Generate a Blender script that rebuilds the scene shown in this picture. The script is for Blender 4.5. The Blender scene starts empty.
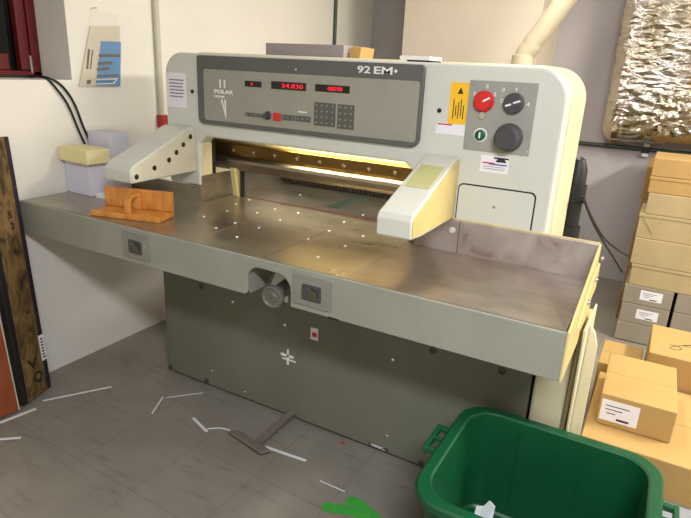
import bpy, bmesh, math, random
from mathutils import Vector, Matrix, noise
from math import pi, sin, cos, radians
random.seed(7)
SC = bpy.context.scene
COL = SC.collection

# ------------------------------------------------------------------ camera
CAM = Vector((1.4817, -1.4860, 1.5343))
YAW, PIT, ROLL, FPX = 0.49923, 0.32358, 0.047996, 573.134
_f = Vector((-sin(YAW)*cos(PIT), cos(YAW)*cos(PIT), -sin(PIT)))
_r = Vector((cos(YAW), sin(YAW), 0)); _u = _r.cross(_f)
RR = cos(ROLL)*_r + sin(ROLL)*_u; UU = -sin(ROLL)*_r + cos(ROLL)*_u
cd = bpy.data.cameras.new('camera'); co = bpy.data.objects.new('camera', cd); COL.objects.link(co)
co.matrix_world = Matrix((( RR.x, UU.x, -_f.x, CAM.x), (RR.y, UU.y, -_f.y, CAM.y), (RR.z, UU.z, -_f.z, CAM.z), (0,0,0,1)))
cd.sensor_width = 36; cd.lens = FPX/691*36; cd.clip_start = .02
SC.camera = co

def at(u, v, ax, val):
    """measurement taken from the photograph: the point where the sight line meets a plane of the room"""
    d = _f + RR*((u-345.5)/FPX) - UU*((v-259)/FPX)
    return CAM + d*((val-CAM[ax])/d[ax])

# ------------------------------------------------------------------ materials
MATS = {}
def s2l(c): return tuple(((x/255+.055)/1.055)**2.4 if x/255 > .04045 else x/255/12.92 for x in c)
def mat(name, rgb, rough=.5, metal=0, var=.06, scale=12, bump=0, bscale=60, stretch=None, spec=.5, rgb2=None, emit=None, estr=0):
    if name in MATS: return MATS[name]
    m = bpy.data.materials.new(name); m.use_nodes = True
    nt = m.node_tree; b = nt.nodes['Principled BSDF']; L = nt.links
    c = s2l(rgb)
    b.inputs['Roughness'].default_value = rough; b.inputs['Metallic'].default_value = metal
    b.inputs['Specular IOR Level'].default_value = spec
    tc = nt.nodes.new('ShaderNodeTexCoord'); mp = nt.nodes.new('ShaderNodeMapping'); L.new(tc.outputs['Object'], mp.inputs[0])
    if stretch: mp.inputs['Scale'].default_value = stretch
    n = nt.nodes.new('ShaderNodeTexNoise'); n.inputs['Scale'].default_value = scale; n.inputs['Detail'].default_value = 5
    L.new(mp.outputs[0], n.inputs['Vector'])
    mx = nt.nodes.new('ShaderNodeMix'); mx.data_type = 'RGBA'
    c2 = s2l(rgb2) if rgb2 else tuple(x*(1+var) for x in c)
    c1 = c if rgb2 else tuple(x*(1-var) for x in c)
    mx.inputs[6].default_value = (*c1, 1); mx.inputs[7].default_value = (*c2, 1)
    rp = nt.nodes.new('ShaderNodeMapRange'); rp.inputs[1].default_value = .3; rp.inputs[2].default_value = .7
    L.new(n.outputs[0], rp.inputs[0]); L.new(rp.outputs[0], mx.inputs[0]); L.new(mx.outputs[2], b.inputs['Base Color'])
    if bump:
        n2 = nt.nodes.new('ShaderNodeTexNoise'); n2.inputs['Scale'].default_value = bscale; n2.inputs['Detail'].default_value = 4
        L.new(mp.outputs[0], n2.inputs['Vector'])
        bp = nt.nodes.new('ShaderNodeBump'); bp.inputs['Strength'].default_value = bump; bp.inputs['Distance'].default_value = .01
        L.new(n2.outputs[0], bp.inputs['Height']); L.new(bp.outputs[0], b.inputs['Normal'])
    if emit:
        b.inputs['Emission Color'].default_value = (*s2l(emit), 1); b.inputs['Emission Strength'].default_value = estr
    MATS[name] = m; return m

def rampmat(name, stops, scale, rough=.6, detail=6, dist=0, stretch=None, kind='noise', metal=0, bump=0):
    m = bpy.data.materials.new(name); m.use_nodes = True
    nt = m.node_tree; b = nt.nodes['Principled BSDF']; L = nt.links
    b.inputs['Roughness'].default_value = rough; b.inputs['Metallic'].default_value = metal
    tc = nt.nodes.new('ShaderNodeTexCoord'); mp = nt.nodes.new('ShaderNodeMapping'); L.new(tc.outputs['Object'], mp.inputs[0])
    if stretch: mp.inputs['Scale'].default_value = stretch
    n = nt.nodes.new('ShaderNodeTexNoise'); n.inputs['Scale'].default_value = scale; n.inputs['Detail'].default_value = detail; n.inputs['Distortion'].default_value = dist
    L.new(mp.outputs[0], n.inputs['Vector'])
    r = nt.nodes.new('ShaderNodeValToRGB'); e = r.color_ramp.elements
    while len(e) < len(stops): e.new(.5)
    for k, (p, c) in enumerate(stops): e[k].position = p; e[k].color = (*s2l(c), 1)
    L.new(n.outputs[0], r.inputs[0]); L.new(r.outputs[0], b.inputs['Base Color'])
    if bump:
        bp = nt.nodes.new('ShaderNodeBump'); bp.inputs['Strength'].default_value = bump; bp.inputs['Distance'].default_value = .01
        L.new(n.outputs[0], bp.inputs['Height']); L.new(bp.outputs[0], b.inputs['Normal'])
    MATS[name] = m; return m

M_paint = mat('grey_white_enamel', (205,207,196), .38, var=.03, scale=5)
M_grey  = mat('grey_green_enamel', (142,143,130), .45, var=.06, scale=6, bump=.05, bscale=120)
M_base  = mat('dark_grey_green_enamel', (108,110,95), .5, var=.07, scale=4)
M_cream = mat('warm_toned_cream_enamel', (208,191,132), .42, var=.07, scale=5)  # cream; warm light on the right-facing sides is put into the colour
M_cream2= mat('pale_cream_enamel', (216,206,170), .45, var=.05, scale=5)
M_fasc  = mat('charcoal_plastic', (92,92,88), .5, var=.05)
M_panel = mat('warm_grey_panel', (150,149,134), .5, var=.04)
M_panel2= mat('cool_grey_panel', (150,151,142), .45, var=.04)
M_black = mat('black_plastic', (22,22,24), .45, var=.15)
M_dark  = mat('black_void_metal', (26,24,22), .6, var=.2)
M_knob  = mat('dark_grey_knob', (66,66,68), .4, var=.05)
M_red   = mat('red_plastic', (205,36,30), .4, var=.05)
M_green = mat('green_plastic_button', (20,82,42), .4, var=.05)
M_yel   = mat('yellow_sticker', (244,190,30), .5, var=.04)
M_white = mat('white_paper', (226,226,228), .7, var=.02)
M_label = mat('white_label', (232,230,234), .6, var=.02)
M_lilac = mat('lilac_ink', (128,112,140), .6)
M_ink   = mat('black_ink', (40,38,48), .6, var=.1)
M_blue  = mat('blue_ink', (40,60,160), .5, var=.05)
M_redink= mat('red_ink', (196,40,40), .5, var=.05)
M_wlet  = mat('white_lettering', (226,228,224), .5, var=.02)
M_chrome= mat('chrome', (215,212,205), .22, metal=1, var=.05)
M_steel = mat('dull_steel', (150,142,130), .4, metal=1, var=.1, scale=9)
M_bronze= mat('bronze_steel', (150,124,78), .38, metal=1, var=.15, scale=8)
M_key   = mat('key_grey', (92,92,84), .5, var=.08)
M_led   = mat('red_led', (120,10,14), .5, emit=(255,30,50), estr=.9)
M_leddim= mat('dark_display', (26,10,12), .3, var=.1)
M_wood  = rampmat('orange_varnished_wood', [(.3,(176,110,44)),(.55,(204,138,62)),(.75,(216,152,76))], 6, .35, 5, .6, (2,14,2))
M_orange= rampmat('orange_brown_board', [(.3,(104,50,24)),(.55,(138,68,34)),(.8,(152,82,44))], 3, .5, 5, .4, (6,3,1))
M_burl  = rampmat('burl_brown_board', [(.3,(48,36,20)),(.42,(92,70,38)),(.56,(122,96,56)),(.75,(142,114,70))], 16, .55, 8, 2.2, (1,1,.45))
M_purple= mat('dark_purple_binding', (38,28,42), .5, var=.1)
M_card  = mat('tan_cardboard', (180,146,88), .75, var=.07, scale=5, bump=.08, bscale=30)
M_card2 = mat('pale_cardboard', (176,157,116), .75, var=.06, scale=5, bump=.08, bscale=30)
M_card3 = mat('grey_cardboard', (146,137,120), .8, var=.06, scale=5, bump=.08, bscale=30)
M_cardD = mat('brown_cardboard', (150,118,72), .8, var=.07, scale=5)
M_bin   = mat('green_recycling_plastic', (8,78,44), .42, var=.1, scale=5, bump=.04, bscale=90)
M_tape  = mat('bright_green_tape', (62,160,60), .6, var=.1, scale=30)
M_pad   = mat('pale_yellow_paper', (234,223,168), .75, var=.03, scale=60, stretch=(1,1,12))
M_stack = mat('stacked_white_paper', (214,212,226), .75, var=.025, scale=50, stretch=(.3,.3,14))
M_gstack= mat('grey_lilac_board', (150,140,140), .75, var=.06, scale=40, stretch=(.3,.3,12))
M_wall  = mat('white_plaster', (226,222,212), .85, var=.03, scale=2.5, bump=.12, bscale=35)
M_wallb = mat('shade_toned_plaster', (178,173,176), .85, var=.03, scale=2.5, bump=.1, bscale=35)  # white wall with its cool shade put into the colour
M_pier  = mat('lamplight_toned_plaster', (212,201,184), .85, var=.02, scale=2.5)  # white wall with warm lamplight put into the colour
M_frame = mat('dark_red_window_paint', (96,16,20), .3, var=.08)
M_pipe  = mat('beige_pipe', (198,187,160), .5, var=.03)
M_conduit = mat('pale_grey_conduit', (190,188,168), .5, var=.04)
M_gcond = mat('dark_green_conduit', (58,72,60), .5, var=.06)
M_cable = mat('black_rubber_cable', (18,18,18), .5, var=.1)
M_wheel = mat('worn_grey_wheel', (98,99,90), .45, var=.1)
M_tread = mat('worn_grey_treadle', (112,104,94), .6, var=.15, scale=30)
M_scuff = mat('worn_grey_metal', (120,112,104), .55, metal=.6, var=.15, scale=30)

def table_mat(name, a, b_, ro):
    m = bpy.data.materials.new(name); m.use_nodes = True
    nt = m.node_tree; b = nt.nodes['Principled BSDF']; L = nt.links
    tc = nt.nodes.new('ShaderNodeTexCoord')
    mp = nt.nodes.new('ShaderNodeMapping'); mp.inputs['Scale'].default_value = (1.2, 3.0, 1.2); mp.inputs['Rotation'].default_value = (0,0,.5)
    L.new(tc.outputs['Object'], mp.inputs[0])
    n = nt.nodes.new('ShaderNodeTexNoise'); n.inputs['Scale'].default_value = 3.2; n.inputs['Detail'].default_value = 8; n.inputs['Roughness'].default_value = .65
    L.new(mp.outputs[0], n.inputs['Vector'])
    r = nt.nodes.new('ShaderNodeValToRGB'); e = r.color_ramp.elements
    e[0].position = .3; e[0].color = (*s2l(a), 1); e[1].position = .72; e[1].color = (*s2l(b_), 1)
    L.new(n.outputs[0], r.inputs[0]); L.new(r.outputs[0], b.inputs['Base Color'])
    mp2 = nt.nodes.new('ShaderNodeMapping'); mp2.inputs['Scale'].default_value = (8, 120, 8); mp2.inputs['Rotation'].default_value = (0,0,.35)
    L.new(tc.outputs['Object'], mp2.inputs[0])
    n2 = nt.nodes.new('ShaderNodeTexNoise'); n2.inputs['Scale'].default_value = 2.5; n2.inputs['Detail'].default_value = 6
    L.new(mp2.outputs[0], n2.inputs['Vector'])
    rg = nt.nodes.new('ShaderNodeMapRange'); rg.inputs[1].default_value = .3; rg.inputs[2].default_value = .75; rg.inputs[3].default_value = ro[0]; rg.inputs[4].default_value = ro[1]
    L.new(n.outputs[0], rg.inputs[0]); L.new(rg.outputs[0], b.inputs['Roughness'])
    bp = nt.nodes.new('ShaderNodeBump'); bp.inputs['Strength'].default_value = .06; bp.inputs['Distance'].default_value = .002
    L.new(n2.outputs[0], bp.inputs['Height']); L.new(bp.outputs[0], b.inputs['Normal'])
    b.inputs['Metallic'].default_value = .85
    MATS[name] = m; return m
M_table = table_mat('brushed_steel_table', (158,150,134), (186,178,162), (.26,.36))
M_tabler= table_mat('stained_steel_table', (150,138,126), (190,178,166), (.28,.42))
M_splash= rampmat('stained_steel_upstand', [(.28,(142,108,104)),(.4,(176,164,160)),(.6,(196,190,186)),(.8,(210,204,198))], 9, .42, 6, .6, None, 'n', .75)
M_glass = mat('dark_window_glass', (12,16,14), .06, var=.2)
M_clear = bpy.data.materials.new('clear_plastic_film'); M_clear.use_nodes = True
_b = M_clear.node_tree.nodes['Principled BSDF']; _b.inputs['Base Color'].default_value = (.86,.84,.74,1); _b.inputs['Roughness'].default_value = .12
_b.inputs['Alpha'].default_value = .07
_n = M_clear.node_tree.nodes.new('ShaderNodeTexNoise'); _n.inputs['Scale'].default_value = 18
_p = M_clear.node_tree.nodes.new('ShaderNodeBump'); _p.inputs['Strength'].default_value = .35
M_clear.node_tree.links.new(_n.outputs[0], _p.inputs['Height']); M_clear.node_tree.links.new(_p.outputs[0], _b.inputs['Normal'])

def floor_mat():
    m = bpy.data.materials.new('scuffed_grey_lino'); m.use_nodes = True
    nt = m.node_tree; b = nt.nodes['Principled BSDF']; L = nt.links
    tc = nt.nodes.new('ShaderNodeTexCoord')
    n = nt.nodes.new('ShaderNodeTexNoise'); n.inputs['Scale'].default_value = 3; n.inputs['Detail'].default_value = 7
    L.new(tc.outputs['Object'], n.inputs['Vector'])
    r = nt.nodes.new('ShaderNodeValToRGB'); e = r.color_ramp.elements
    e[0].position = .3; e[0].color = (*s2l((126,121,111)), 1); e[1].position = .7; e[1].color = (*s2l((144,138,126)), 1)
    L.new(n.outputs[0], r.inputs[0])
    last = r.outputs[0]
    # scuffs: stretched noise in two directions
    for rot, th in ((.6, .64), (1.2, .66)):
        mp = nt.nodes.new('ShaderNodeMapping'); mp.inputs['Rotation'].default_value = (0,0,rot); mp.inputs['Scale'].default_value = (3.5, 16, 1)
        L.new(tc.outputs['Object'], mp.inputs[0])
        w = nt.nodes.new('ShaderNodeTexNoise'); w.inputs['Scale'].default_value = 1.6; w.inputs['Detail'].default_value = 6; w.inputs['Distortion'].default_value = .4
        L.new(mp.outputs[0], w.inputs['Vector'])
        q = nt.nodes.new('ShaderNodeMapRange'); q.inputs[1].default_value = th-.07; q.inputs[2].default_value = th+.08; q.inputs[4].default_value = .28
        L.new(w.outputs[0], q.inputs[0])
        mx = nt.nodes.new('ShaderNodeMix'); mx.data_type = 'RGBA'; mx.inputs[7].default_value = (*s2l((78,68,58)), 1)
        L.new(q.outputs[0], mx.inputs[0]); L.new(last, mx.inputs[6]); last = mx.outputs[2]
    # tile joints
    br = nt.nodes.new('ShaderNodeTexBrick'); br.offset = 0; br.inputs['Scale'].default_value = 1
    br.inputs['Brick Width'].default_value = .32; br.inputs['Row Height'].default_value = .32; br.inputs['Mortar Size'].default_value = .002; br.inputs['Mortar Smooth'].default_value = .3
    br.inputs['Color1'].default_value = br.inputs['Color2'].default_value = (0,0,0,1); br.inputs['Mortar'].default_value = (.35,.35,.35,1)
    mpb = nt.nodes.new('ShaderNodeMapping'); mpb.inputs['Rotation'].default_value = (0,0,.03); L.new(tc.outputs['Object'], mpb.inputs[0]); L.new(mpb.outputs[0], br.inputs['Vector'])
    mx = nt.nodes.new('ShaderNodeMix'); mx.data_type = 'RGBA'; mx.inputs[7].default_value = (*s2l((70,62,54)), 1)
    L.new(br.outputs[0], mx.inputs[0]); L.new(last, mx.inputs[6]); L.new(mx.outputs[2], b.inputs['Base Color'])
    b.inputs['Roughness'].default_value = .55
    bp = nt.nodes.new('ShaderNodeBump'); bp.inputs['Strength'].default_value = .1; bp.inputs['Distance'].default_value = .004
    L.new(n.outputs[0], bp.inputs['Height']); L.new(bp.outputs[0], b.inputs['Normal'])
    return m
M_floor = floor_mat()

def foil_mat():
    m = bpy.data.materials.new('crumpled_foil'); m.use_nodes = True
    nt = m.node_tree; b = nt.nodes['Principled BSDF']; L = nt.links
    b.inputs['Metallic'].default_value = 1; b.inputs['Roughness'].default_value = .13
    tc = nt.nodes.new('ShaderNodeTexCoord')
    v = nt.nodes.new('ShaderNodeTexVoronoi'); v.inputs['Scale'].default_value = 16
    n = nt.nodes.new('ShaderNodeTexNoise'); n.inputs['Scale'].default_value = 9; n.inputs['Detail'].default_value = 8; n.inputs['Distortion'].default_value = 2.2
    mpf = nt.nodes.new('ShaderNodeMapping'); mpf.inputs['Scale'].default_value = (.7, 1, 1.5); mpf.inputs['Rotation'].default_value = (0, .3, 0); L.new(tc.outputs['Object'], mpf.inputs[0])
    L.new(mpf.outputs[0], n.inputs['Vector'])
    L.new(mpf.outputs[0], v.inputs['Vector'])
    a = nt.nodes.new('ShaderNodeMath'); a.operation = 'ADD'; L.new(v.outputs[0], a.inputs[0]); L.new(n.outputs[0], a.inputs[1])
    bp = nt.nodes.new('ShaderNodeBump'); bp.inputs['Strength'].default_value = .75; bp.inputs['Distance'].default_value = .02
    sx = nt.nodes.new('ShaderNodeSeparateXYZ'); L.new(tc.outputs['Object'], sx.inputs[0])
    zr = nt.nodes.new('ShaderNodeMapRange'); zr.inputs[1].default_value = .12; zr.inputs[2].default_value = .45; zr.inputs[3].default_value = .16; zr.inputs[4].default_value = .8
    L.new(sx.outputs[2], zr.inputs[0]); L.new(zr.outputs[0], bp.inputs['Strength'])
    L.new(a.outputs[0], bp.inputs['Height']); L.new(bp.outputs[0], b.inputs['Normal'])
    n3 = nt.nodes.new('ShaderNodeTexNoise'); n3.inputs['Scale'].default_value = 3
    L.new(tc.outputs['Object'], n3.inputs['Vector'])
    r = nt.nodes.new('ShaderNodeValToRGB'); e = r.color_ramp.elements
    e[0].position = .35; e[0].color = (*s2l((176,166,142)), 1); e[1].position = .65; e[1].color = (*s2l((206,202,198)), 1)
    L.new(n3.outputs[0], r.inputs[0]); L.new(r.outputs[0], b.inputs['Base Color'])
    return m
M_foil = foil_mat()

# ------------------------------------------------------------------ mesh builder
class MB:
    def __init__(s): s.bm = bmesh.new()
    def _x(s, vs, mx):
        if mx is not None: bmesh.ops.transform(s.bm, matrix=mx, verts=vs)
        return s
    def box(s, x0, x1, y0, y1, z0, z1, mx=None):
        r = bmesh.ops.create_cube(s.bm, size=1)['verts']
        bmesh.ops.scale(s.bm, vec=(x1-x0, y1-y0, z1-z0), verts=r)
        bmesh.ops.translate(s.bm, vec=((x0+x1)/2, (y0+y1)/2, (z0+z1)/2), verts=r)
        return s._x(r, mx)
    def prism(s, pts, ax, a, b, mx=None):
        """pts: 2-D outline in the two other axes (in x,y,z order); extruded along axis ax from a to b"""
        def P(p, t):
            q = list(p); q.insert(ax, t); return q
        v0 = [s.bm.verts.new(P(p, a)) for p in pts]; v1 = [s.bm.verts.new(P(p, b)) for p in pts]
        s.bm.faces.new(v0); s.bm.faces.new(v1[::-1])
        n = len(pts)
        for i in range(n): s.bm.faces.new((v0[i], v1[i], v1[(i+1) % n], v0[(i+1) % n]))
        return s._x(v0+v1, mx)
    def loft(s, rings, cap=True):
        R = [[s.bm.verts.new(p) for p in r] for r in rings]; n = len(R[0])
        for a, b in zip(R, R[1:]):
            for i in range(n): s.bm.faces.new((a[i], a[(i+1) % n], b[(i+1) % n], b[i]))
        if cap: s.bm.faces.new(R[0][::-1]); s.bm.faces.new(R[-1])
        return s
    def cyl(s, p0, p1, r0, r1=None, n=20):
        r1 = r0 if r1 is None else r1
        p0, p1 = Vector(p0), Vector(p1); d = (p1-p0).normalized()
        a = d.orthogonal().normalized(); b = d.cross(a)
        ring = lambda c, r: [c + a*r*cos(2*pi*k/n) + b*r*sin(2*pi*k/n) for k in range(n)]
        return s.loft([ring(p0, r0), ring(p1, r1)])
    def lathe(s, p0, axis, prof, n=24):
        """prof: list of (distance along axis, radius)"""
        p0 = Vector(p0); d = Vector(axis).normalized(); a = d.orthogonal().normalized(); b = d.cross(a)
        return s.loft([[p0 + d*t + a*r*cos(2*pi*k/n) + b*r*sin(2*pi*k/n) for k in range(n)] for t, r in prof])
    def tube(s, pts, r, n=10):
        pts = [Vector(p) for p in pts]; rings = []; a = None
        for i, p in enumerate(pts):
            d = (pts[min(i+1, len(pts)-1)] - pts[max(i-1, 0)]).normalized()
            a = d.orthogonal().normalized() if a is None else (a - d*a.dot(d)).normalized()
            b = d.cross(a)
            rings.append([p + a*r*cos(2*pi*k/n) + b*r*sin(2*pi*k/n) for k in range(n)])
        return s.loft(rings)
    def quad(s, pts, t):
        """thin plate from a flat polygon and a thickness vector"""
        t = Vector(t); v0 = [s.bm.verts.new(p) for p in pts]; v1 = [s.bm.verts.new(Vector(p)+t) for p in pts]
        s.bm.faces.new(v0); s.bm.faces.new(v1[::-1]); n = len(pts)
        for i in range(n): s.bm.faces.new((v0[i], v1[i], v1[(i+1) % n], v0[(i+1) % n]))
        return s
    def build(s, name, m, parent=None, bevel=0, seg=2, smooth=False, label=None, base=None):
        bmesh.ops.recalc_face_normals(s.bm, faces=s.bm.faces)
        me = bpy.data.meshes.new(name)
        if parent is not None: o0 = wpos(parent)
        else:
            vs = [v.co for v in s.bm.verts]
            lo = [min(v[k] for v in vs) for k in range(3)]; hi = [max(v[k] for v in vs) for k in range(3)]
            o0 = Vector(base) if base else Vector(((lo[0]+hi[0])/2, (lo[1]+hi[1])/2, lo[2]))
        bmesh.ops.translate(s.bm, vec=-o0, verts=s.bm.verts)
        s.bm.to_mesh(me); s.bm.free()
        me.materials.append(m)
        if smooth:
            for p in me.polygons: p.use_smooth = True
        o = bpy.data.objects.new(name, me); COL.objects.link(o)
        if parent is not None: o.parent = parent
        else: o.location = o0
        if bevel:
            bv = o.modifiers.new('bevel', 'BEVEL'); bv.width = bevel; bv.segments = seg; bv.limit_method = 'ANGLE'; bv.angle_limit = radians(40)
        if smooth:
            try:
                me.set_sharp_from_angle(angle=radians(38))
            except Exception: pass
        if label: o['label'] = label
        return o
def wpos(o):
    p = Vector(o.location)
    while o.parent is not None: o = o.parent; p = p + Vector(o.location)
    return p
def tag(o, label, cat, group=None):
    o['label'] = label; o['category'] = cat
    if group: o['group'] = group
    return o
def struct(o): o['kind'] = 'structure'; return o
def empty(name, loc, label, cat, group=None):
    o = bpy.data.objects.new(name, None); COL.objects.link(o); o.location = loc; o.empty_display_size = .1
    return tag(o, label, cat, group)
def rrect(x0, x1, z0, z1, r, n=5):
    """rounded rectangle outline; r = radius or (bl, br, tr, tl)"""
    if not isinstance(r, (tuple, list)): r = (r,)*4
    out = []
    for (cx, cz, rr, a0) in ((x0+r[0], z0+r[0], r[0], pi), (x1-r[1], z0+r[1], r[1], 1.5*pi), (x1-r[2], z1-r[2], r[2], 0), (x0+r[3], z1-r[3], r[3], .5*pi)):
        if rr <= 0: out.append((cx, cz)); continue
        for k in range(n+1): out.append((cx+rr*cos(a0+k*pi/2/n), cz+rr*sin(a0+k*pi/2/n)))
    return out
def lettering(txt, corner, xdir, zdir, w, h, m, parent, name='lettering', depth=.0012, bold=.02):
    """writing fitted to a width and height, lower-left corner at `corner`"""
    cu = bpy.data.curves.new('t', 'FONT'); cu.body = txt; cu.extrude = .02; cu.resolution_u = 3; cu.offset = bold
    to = bpy.data.objects.new('t', cu); COL.objects.link(to)
    dg = bpy.context.evaluated_depsgraph_get(); dg.update()
    me = bpy.data.meshes.new_from_object(to.evaluated_get(dg)); bpy.data.objects.remove(to)
    xs = [v.co.x for v in me.vertices]; ys = [v.co.y for v in me.vertices]
    x0, x1, y0, y1 = min(xs), max(xs), min(ys), max(ys)
    X = Vector(xdir).normalized(); Z = Vector(zdir).normalized(); N = X.cross(Z); c = Vector(corner); o0 = wpos(parent) if parent else Vector((0,0,0))
    for v in me.vertices:
        p = c + X*((v.co.x-x0)/(x1-x0)*w) + Z*((v.co.y-y0)/(y1-y0)*h) + N*((v.co.z+.02)/.04*depth)
        v.co = p - o0
    me.materials.clear(); me.materials.append(m); me.name = name
    o = bpy.data.objects.new(name, me); COL.objects.link(o); o.parent = parent
    return o
def smooth_path(pts, n=8):
    pts = [Vector(p) for p in pts]; out = []
    for i in range(len(pts)-1):
        p0, p1, p2, p3 = pts[max(i-1,0)], pts[i], pts[i+1], pts[min(i+2, len(pts)-1)]
        for k in range(n):
            t = k/n
            out.append(.5*((2*p1)+(p2-p0)*t+(2*p0-5*p1+4*p2-p3)*t*t+(3*p1-p0-3*p2+p3)*t**3))
    out.append(pts[-1]); return out

# ------------------------------------------------------------------ room
WX, BY, RX, FY, CH = -1.027, 3.4, 4.2, -3.0, 2.6
WY0, WY1, WZ0, WZ1 = -.95, .343, 1.416, 2.3
struct(MB().box(WX-.3, RX+.1, FY-.1, BY+.1, -.1, 0).build('floor', M_floor, base=(0,0,0)))
struct(MB().box(WX-.3, RX+.1, FY-.1, BY+.1, CH, CH+.1).build('ceiling', M_wall))
w = MB()
w.box(WX-.3, WX, FY, WY0, 0, CH); w.box(WX-.3, WX, WY1, BY, 0, CH); w.box(WX-.3, WX, WY0, WY1, 0, WZ0); w.box(WX-.3, WX, WY0, WY1, WZ1, CH)
struct(w.build('wall_left', M_wall))
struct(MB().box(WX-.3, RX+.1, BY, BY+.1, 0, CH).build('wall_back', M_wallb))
struct(MB().box(RX, RX+.1, FY, BY, 0, CH).build('wall_right', M_wall))
struct(MB().box(WX-.3, RX+.1, FY-.1, FY, 0, CH).build('wall_front', M_wall))
pa, pb = at(403.5,30,1,2.75), at(531,30,1,2.75)
struct(MB().box(pa.x, pb.x+.06, 2.75, BY-.001, 0, CH-.001).build('wall_pier', M_pier))

# window in the left wall recess
fx = WX-.215
win = struct(MB().prism(rrect(WY0+.001, WY1-.001, WZ0+.001, WZ1-.001, 0), 0, fx-.06, fx-.055).build('window_1', M_glass))
wf = MB()
sw = .05
wf.box(fx-.06, fx, WY1-.045, WY1-.002, WZ0+.002, WZ1-.002); wf.box(fx-.06, fx, WY0+.002, WY0+.045, WZ0+.002, WZ1-.002)
wf.box(fx-.06, fx, WY0+.002, WY1-.002, WZ0+.002, WZ0+.03); wf.box(fx-.06, fx, WY0+.002, WY1-.002, WZ1-.045, WZ1-.002)
wf.build('window_frame', M_frame, win, bevel=.004)
sa = MB()
for a, b in ((WY0+.045, WY0+.045+sw), (WY1-.045-sw, WY1-.045)): sa.box(fx-.052, fx-.012, a, b, WZ0+.03, WZ1-.045)
sa.box(fx-.052, fx-.012, WY0+.15, WY1-.15, WZ0+.03, WZ0+.105); sa.box(fx-.052, fx-.012, WY0+.15, WY1-.15, WZ1-.15, WZ1-.045)
sa.build('window_sash', M_frame, win, bevel=.006)
MB().box(fx-.012, fx+.006, WY1-.06, WY1-.05, WZ0+.02, WZ0+.10).build('hinge', M_chrome, win, bevel=.002, label='pale metal window hinge')

# pipes on the walls
c0, c1 = at(152,0,0,WX+.02), at(163,116,0,WX+.02)
tag(MB().cyl((WX+.016, .87, 1.2), (WX+.016, .87, CH-.002), .016).build('conduit', M_conduit, smooth=True), 'pale grey vertical conduit running up the left wall to the ceiling', 'pipe')
rb = at(162,124,0,WX+.03)
tag(MB().box(WX+.001, WX+.04, .845, .895, 1.165, 1.235).build('junction_box', mat('dull_red_paint', (160,44,40), .5), bevel=.006), 'small red box at the foot of the pale wall conduit', 'box')
cp = at(336,20,0,WX+.02)
tag(MB().cyl((WX+.014, cp.y, .002), (WX+.014, cp.y, CH-.002), .014).build('corner_pipe', M_gcond, smooth=True), 'thin dark green vertical pipe near the back room corner', 'pipe')
q0, q1 = at(580,143,1,BY-.02), at(691,155,1,BY-.02)
zc = q0.z
hp = empty('wall_conduit', (q0.x, BY-.02, zc), 'dark green horizontal conduit clipped along the back wall', 'pipe')
MB().cyl((pb.x+.07, BY-.016, zc), (RX-.01, BY-.016, zc-.004), .016).build('tube', M_gcond, hp, smooth=True)
ck = at(646,150,1,BY-.03)
MB().box(ck.x-.022, ck.x+.022, BY-.04, BY-.001, ck.z-.05, ck.z+.05).build('clip_plate', M_white, hp, bevel=.004, label='white conduit clip')
MB().box(ck.x-.026, ck.x+.026, BY-.045, BY-.03, ck.z-.024, ck.z+.024).build('clip', M_black, hp, bevel=.004, label='black clip strap')
# beige exhaust pipe
ya = 2.45
e0, e1 = at(527,52,1,ya), at(565,0,1,ya)
ex = empty('exhaust_pipe', (e0.x, ya, 0), 'beige round duct rising diagonally behind the machine', 'pipe')
dirv = (e1-e0).normalized(); top = e0 + dirv*((CH-.004-e0.z)/dirv.z)
MB().tube(smooth_path([(e0.x-.02, ya, .002), (e0.x-.02, ya, .8), (e0.x-.02, ya, e0.z-.12), e0+dirv*.05, e0+dirv*.2, top], 10), .062, 24).build('duct', M_pipe, ex, smooth=True)
MB().cyl((e0.x-.02, ya, e0.z-.16), (e0.x-.02, ya, e0.z-.02), .07, .07, 28).build('collar', M_pipe, ex, bevel=.004, smooth=True)

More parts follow.
